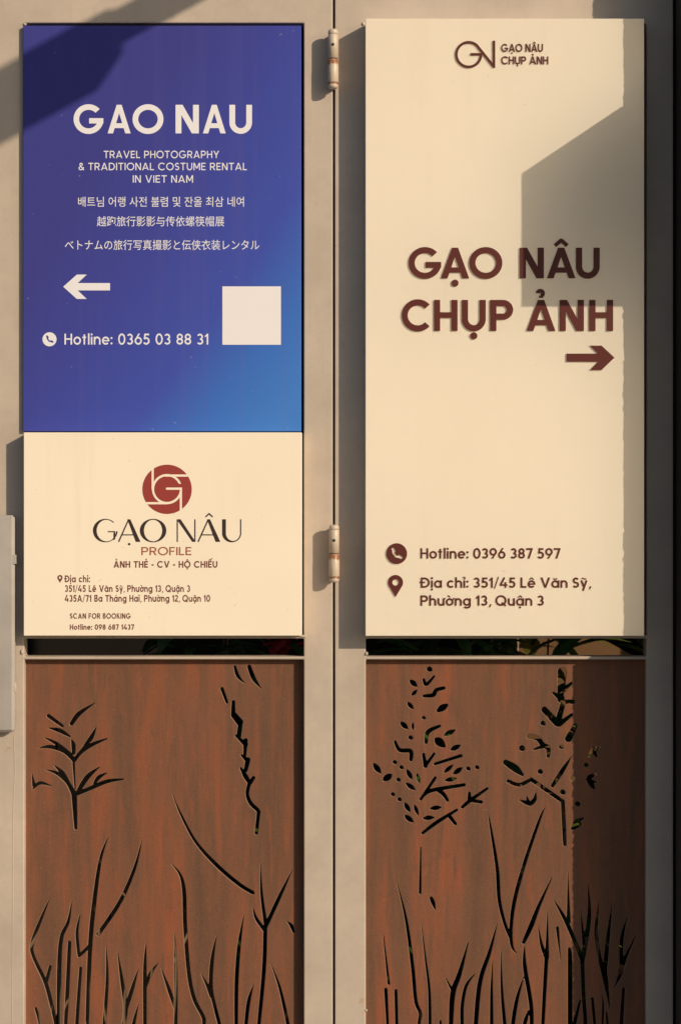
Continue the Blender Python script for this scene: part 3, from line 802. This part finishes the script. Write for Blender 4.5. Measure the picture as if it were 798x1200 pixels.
# photo y points down: angles run clockwise
garc = arc(c_[0], c_[1], rr, rr, lw, 0, 337)
lines = U(lines, arc(c_[0], c_[1], rr, rr, lw, 5, 340))
lines = SUB(lines, poly(zl(545, 318), zl(640, 318), zl(640, 361), zl(530, 361)))
prn('emblem', field_polys(SUB(ell(ecx, ecy, er), lines), ecx - 31, ecx + 31, ecy - 31, ecy + 31, .22), M_redprint, cs, CD1)
# high-contrast capitals
def hc(ch):
    if ch == 'O': return SUB(ell(.55, .5, .56, .52), ell(.55, .5, .385, .475)), 1.1
    if ch == 'G':
        g_ = SUB(ell(.55, .5, .56, .52), ell(.60, .5, .44, .475))
        g_ = SUB(g_, poly((.62, .47), (1.3, .47), (1.3, .86), (.93, .86), (.80, .72)))
        return U(g_, seg(.66, .45, 1.0, .45, .05), poly((.92, .47), (1.0, .47), (1.0, .12), (.92, .07))), 1.02
    if ch == 'A': return U(poly((0, 0), (.065, 0), (.49, 1), (.43, 1)), poly((.40, 1), (.53, 1), (.96, 0), (.76, 0)), seg(.16, .31, .74, .31, .05)), .96
    if ch == 'N': return U(seg(.03, 0, .03, 1, .055), seg(.82, 0, .82, 1, .055), poly((0, 1), (.18, 1), (.85, 0), (.70, 0))), .85
    if ch == 'U':
        return U(seg(.085, .36, .085, 1, .17), seg(.82, .38, .82, 1, .055),
                 INT(SUB(ell(.425, .38, .425, .40), ell(.48, .40, .315, .355)), poly((-.2, .385), (1.2, .385), (1.2, -.3), (-.2, -.3)))), .85
def hct(items, base, cap):
    out = []
    for ch, xa, xb in items:
        b = {'Ạ': 'A', 'Â': 'A'}.get(ch, ch); g_, adv = hc(b)
        if ch == 'Ạ': g_ = U(g_, ell(.48, -.10, .055))
        if ch == 'Â': g_ = U(g_, seg(.34, 1.1, .50, 1.26, .06), seg(.64, 1.1, .48, 1.26, .06))
        out += glyph_polys(g_, adv, xa, base, cap, (xb - xa) / (adv * cap), 90)
    return out
prn('heading_lettering', hct([('G', 109.6, 136), ('Ạ', 138.5, 165), ('O', 164.5, 195), ('N', 207.3, 229.5), ('Â', 231.5, 258.5), ('U', 260.5, 283)], 635, 26.5), M_black, cs, CD1)
LT('PROFILE', 166, 224.8, 650.6, 9.6, cs, CD1, M_orangeprint, 0.15, .12)
LT('ẢNH THẺ - CV - HỘ CHIẾU', 133.5, 255, 665.3, 7.8, cs, CD1, M_brownprint, 0.205, .12)
LT('Địa chỉ:', 76.5, 105.8, 682.3, 8.0, cs, CD1, M_brownprint, 0.195, .12)
LT('351/45 Lê Văn Sỹ, Phường 13, Quận 3', 76.5, 223.2, 693.7, 8.0, cs, CD1, M_brownprint, 0.195, .12)
LT('435A/71 Ba Tháng Hai, Phường 12, Quận 10', 76.5, 246.6, 705.2, 8.0, cs, CD1, M_brownprint, 0.195, .12)
LT('SCAN FOR BOOKING', 82.3, 153.6, 725, 6.3, cs, CD1, M_brownprint, 0.205, .14)
LT('Hotline: 098 687 1437', 82.3, 157.6, 738, 6.4, cs, CD1, M_brownprint, 0.21, .12)
def pin(cx, ytop, ybot, r):
    cy = ytop + r
    f = SUB(U(ell(cx, cy, r), poly((cx - r * .93, cy + r * .38), (cx + r * .93, cy + r * .38), (cx + .25, ybot), (cx - .25, ybot))), ell(cx, cy, r * .42))
    return field_polys(f, cx - r - 1, cx + r + 1, ytop - 1, ybot + 1, r / 45)
prn('pin_icon', pin(70.8, 673.8, 682.6, 3.1), M_brownprint, cs, CD1)

# tall cream sign on the right leaf
RD0, RD1 = 1.5, 31.5
TL = 1.9
rs = thing('sign_board', 'tall cream sign board with raised dark red letters and arrow pointing right', 'sign', W(590, 745, 0))
bm = bmesh.new(); px_box(bm, 428.3, 754.3, 21.8, 745.2, RD0, RD1, .0009); front_face(from_bm('sign_panel', bm, M_box, rs), M_opal)
def rais(name, polys, t_=TL): return fill_solid(name, polys, RD1 - .05, t_ + .05, M_letter, rs)
W1 = .198
rais('heading_lettering', text_at([('G', 479, 517), ('Ạ', 516.5, 549.5), ('O', 550, 588), ('N', 608.8, 637), ('Â', 640.6, 674), ('U', 674.6, 702.4)], 326, 35.8, W1)
     + text_at([('C', 471, 505), ('H', 508.4, 536), ('Ụ', 541, 569), ('P', 574, 601), ('Ả', 616.8, 650.5), ('N', 655.5, 683.8), ('H', 690.2, 718)], 387.7, 36.3, W1))
rais('arrow', [[(663.5, 414.4), (700.5, 414.4), (691, 405), (704.5, 405), (719.6, 419.1), (704.5, 433.6), (691, 433.6), (700.5, 423.8), (663.5, 423.8)]])
WS = .175
rais('phone_lettering', text_geo('Hotline: 0396 387 597', 492.6, 656.5, 654.6, 12.3, WS, .115, .36), .9)
rais('address_lettering', text_geo('Địa chỉ: 351/45 Lê Văn Sỹ,', 492.9, 691.5, 688.8, 12.1, WS, .115, .36) + text_geo('Phường 13, Quận 3', 492.6, 637.2, 709.8, 12.1, WS, .115, .36), .9)
rais('phone_icon', phone(464.7, 648.8, 12.2), 1.6)
rais('pin_icon', pin(463.4, 673.8, 699.3, 8.8), 1.6)
ex, ey = 549.0, 63.8; r0 = 14.4; mw = 2.9
a_end = -48
ptA = (ex + r0 * math.cos(R(a_end)), ey + r0 * math.sin(R(a_end)))
mono = U(arc(ex, ey, r0, r0, mw, 0, 360 + a_end), seg(ptA[0] - .9, ptA[1] - 1.0, 578.3, 77.7, mw), seg(578.6, 47.6, 578.6, 79.2, mw), seg(551, 63.5, 564.6, 63.5, mw * .95))
rais('monogram', field_polys(mono, 530, 584, 44, 83, .18), 1.6)
rais('header_lettering', text_geo('GẠO NÂU', 587.2, 636, 60.6, 9.2, .175, .1, .36) + text_geo('CHỤP ẢNH', 587.2, 642.3, 75.2, 9.2, .175, .1, .36), 1.2)

# ------------------------------------------------------------------ the pillar on the right that throws the shade, and unseen shadow casters added on it
PXL, PF = 791.6, 98.0
bm = bmesh.new(); rows = []
z = .0
ztop = 3.3
zpl = W(0, 716, 0).z
while z <= ztop + 1e-6:
    py = CY - (z - ZC) / S
    f = PF + (9 if z < zpl else 0)
    j = mnoise.noise(Vector((0, 3.1, z * 14))) * .9 + mnoise.noise(Vector((9, 0, z * 75))) * 1.2 + mnoise.noise(Vector((4, 7, z * 170))) * 1.9
    x = lambda p: (p - CX) * S
    ring = [(x(PXL), 30 * S), (x(PXL), -(f - 3) * S), (x(PXL + .6 - j * .55), -(f + j * .6) * S), (x(PXL + 3), -(f + 1) * S), (x(PXL + 240), -(f + 1) * S), (x(PXL + 240), 30 * S)]
    rows.append([bm.verts.new((a, b, z)) for a, b in ring]); z += .0035
for a, b in zip(rows[:-1], rows[1:]):
    for i in range(6): bm.faces.new((a[i], a[(i + 1) % 6], b[(i + 1) % 6], b[i]))
bm.faces.new(rows[0][::-1]); bm.faces.new(rows[-1])
o = from_bm('pillar', bm, M_stucco); tag(o, 'dark rough plastered pillar at the right edge beside the gate', 'pillar')

def hexa(bm, pts8):
    vs = [bm.verts.new(p) for p in pts8]
    for f in ((0, 1, 2, 3), (7, 6, 5, 4), (0, 4, 5, 1), (1, 5, 6, 2), (2, 6, 7, 3), (3, 7, 4, 0)): bm.faces.new([vs[i] for i in f])
xw = lambda p: (p - CX) * S
zw = lambda p: ZC + (CY - p) * S
mb = thing('shadow_box', 'unseen dark box with a sloping top on the pillar front, shaped to cast the shade on the tall sign', 'shadow caster', (xw(880), -(PF + 2) * S, zw(262)))  # unseen box, sized and sloped to throw the stepped shade on the sign
x0, x1 = xw(PXL + .8), xw(960); d0, d1 = -(PF + 2) * S, -216 * S
bm = bmesh.new(); hexa(bm, [(x0, d0, zw(262)), (x1, d0, zw(262)), (x1, d0, zw(97)), (x0, d0, zw(97)), (x0, d1, zw(262)), (x1, d1, zw(262)), (x1, d1, zw(111)), (x0, d1, zw(111))])
from_bm('body', bm, M_darkmetal, mb)
bm = bmesh.new(); hexa(bm, [(x0, d0, zw(96.6)), (x1, d0, zw(96.6)), (x1, d0, zw(93.5)), (x0, d0, zw(93.5)), (x0, d1, zw(110.6)), (x1, d1, zw(110.6)), (x1, d1, zw(108)), (x0, d1, zw(108))])
from_bm('lid', bm, M_darkmetal, mb)

ba = thing('shadow_arm', 'unseen long dark arm with a thick end block on the pillar, shaped to cast the slanting shade', 'lamp bracket', (xw(802), -(PF + 2) * S, zw(-310)))  # unseen arm and block, profile shaped to cast the slanting band of shade
bm = bmesh.new()
def prism(bm, prof, xa, xb):
    a = [bm.verts.new((xa, y, z)) for y, z in prof]; b = [bm.verts.new((xb, y, z)) for y, z in prof]
    n = len(prof)
    for i in range(n): bm.faces.new((a[i], a[(i + 1) % n], b[(i + 1) % n], b[i]))
    bm.faces.new(a[::-1]); bm.faces.new(b)
prism(bm, [(-PF * S - .003, zw(-352)), (-672 * S, zw(-352)), (-672 * S, zw(-312)), (-PF * S - .003, zw(-312))], xw(801), xw(813))
from_bm('arm', bm, M_darkmetal, ba)
bm = bmesh.new()
prism(bm, [(-673 * S, zw(-356)), (-880 * S, zw(-356)), (-880 * S, zw(-272)), (-703 * S, zw(-272)), (-673 * S, zw(-300))], xw(798), xw(812))
from_bm('end_block', bm, M_darkmetal, ba)

# ------------------------------------------------------------------ things glimpsed behind the gate
def blade(bm, base, dirv, L, wd, droop):
    up = Vector((0, 0, 1)); side = dirv.cross(up)
    if side.length < 1e-4: side = Vector((1, 0, 0))
    side.normalize(); prev = None; p = base.copy(); dv = dirv.normalized()
    n = 5
    for i in range(n + 1):
        u = i / n; ww = wd * math.sin(math.pi * min(.12 + .88 * u, .999)) * .5 + .0004
        ring = [bm.verts.new(p - side * ww), bm.verts.new(p + up * ww * .3), bm.verts.new(p + side * ww)]
        if prev:
            for k in range(2): bm.faces.new((prev[k], prev[k + 1], ring[k + 1], ring[k]))
        prev = ring
        dv = (dv + Vector((0, 0, -droop / n))).normalized(); p = p + dv * L / n

def plant(name, label, x, y, h, n, leafm, rng, spread=.16, flower=False, potm=None):
    t_ = thing(name, label, 'plant', (x, y, .002))
    bm = bmesh.new(); lathe(bm, x, y, [(.10, .004), (.145, .27), (.155, .275), (.155, .30), (.135, .30), (.13, .27)])
    from_bm('pot', bm, potm or M_pot, t_, False)
    bm = bmesh.new()
    for i in range(5):
        a = rng.uniform(0, 6.28); q = Vector((x + math.cos(a) * .03, y + math.sin(a) * .03, .26)); e = Vector((x + math.cos(a) * spread * .6, y + math.sin(a) * spread * .6, h * rng.uniform(.75, 1)))
        r0_ = .006
        for k in range(5):
            p = q.lerp(e, k / 5); p2 = q.lerp(e, (k + 1) / 5)
            va = [bm.verts.new(p + Vector((math.cos(s_ * 2.09), math.sin(s_ * 2.09), 0)) * r0_) for s_ in range(3)]
            vb = [bm.verts.new(p2 + Vector((math.cos(s_ * 2.09), math.sin(s_ * 2.09), 0)) * r0_ * .85) for s_ in range(3)]
            for s_ in range(3): bm.faces.new((va[s_], va[(s_ + 1) % 3], vb[(s_ + 1) % 3], vb[s_]))
            r0_ *= .85
    from_bm('stem', bm, M_wood, t_)
    bm = bmesh.new()
    for i in range(n):
        a = rng.uniform(0, 6.28); rr_ = spread * math.sqrt(rng.random()); zz = rng.uniform(.3, h)
        dv = Vector((math.cos(a), math.sin(a), rng.uniform(-.1, .9)))
        blade(bm, Vector((x + math.cos(a) * rr_ * .6, y + math.sin(a) * rr_ * .6, zz)), dv, rng.uniform(.09, .2), rng.uniform(.02, .05), rng.uniform(.4, 1.4))
    from_bm('foliage', bm, leafm, t_)
    if flower:
        bm = bmesh.new()
        for i in range(9):
            a = rng.uniform(0, 6.28); c0 = Vector((x + math.cos(a) * spread * .5, y - .06 - .05 * rng.random(), h * rng.uniform(.88, 1.04)))
            for k in range(6):
                b_ = k * 1.047; blade(bm, c0, Vector((math.cos(b_), math.sin(b_) * .5 - .5, math.sin(b_))), .04, .03, .3)
        from_bm('flowers', bm, M_red, t_)
    return t_
rng = random.Random(3)
plant('potted_plant', 'green leafy potted plant behind the right gate leaf, nearest the joint', .22, .42, 1.05, 170, M_leaf, rng)
plant('potted_plant', 'yellow green potted plant behind the middle of the right gate leaf', .40, .60, 1.0, 150, M_leafy, rng)
plant('potted_plant', 'tall dark green plant behind the right leaf below the arrow', .52, .36, 1.12, 150, M_leaf, rng)
plant('potted_plant', 'green potted plant behind the left gate leaf seen through the slot', -.33, .75, 1.05, 160, M_leaf, rng)
plant('flowering_plant', 'plant with red flowers behind the right end of the left leaf slot', -.12, .55, .97, 90, M_leaf, rng, .1, True)
bm = bmesh.new()
for i in range(4):
    add_box(bm, -.66 + i * .104, -.66 + i * .104 + .101, .205, .225, .01, .950 - .004 * (i % 2), .002)
o = from_bm('wooden_screen', bm, M_wood); tag(o, 'brown plank screen standing behind the left cut panel', 'screen')
ch = thing('wooden_chair', 'brown wooden chair behind the right end of the slot', 'chair', (.50, .75, .0))
bm = bmesh.new()
for i in range(9):
    u0 = i / 8 - .5; zz = .98 - .35 * u0 * u0
    if i < 8:
        u1 = (i + 1) / 8 - .5; z2 = .98 - .35 * u1 * u1
        hexa(bm, [(.5 + u0 * .4, .80, .62), (.5 + u1 * .4, .80, .62), (.5 + u1 * .4, .80, z2), (.5 + u0 * .4, .80, zz), (.5 + u0 * .4, .775, .62), (.5 + u1 * .4, .775, .62), (.5 + u1 * .4, .775, z2), (.5 + u0 * .4, .775, zz)])
bmesh.ops.remove_doubles(bm, verts=bm.verts, dist=1e-5)
from_bm('backrest', bm, M_chair, ch)
bm = bmesh.new(); add_box(bm, .30, .70, .40, .77, .42, .46, .008); from_bm('seat', bm, M_chair, ch)
for lx, ly, lh in ((.32, .42, .418), (.68, .42, .418), (.32, .785, .62), (.68, .785, .62)):
    bm = bmesh.new(); add_box(bm, lx - .018, lx + .018, ly - .018 + (0.03 if lh > .5 else 0), ly + .018 + (0.03 if lh > .5 else 0), .003, lh, .004); from_bm('leg', bm, M_chair, ch)
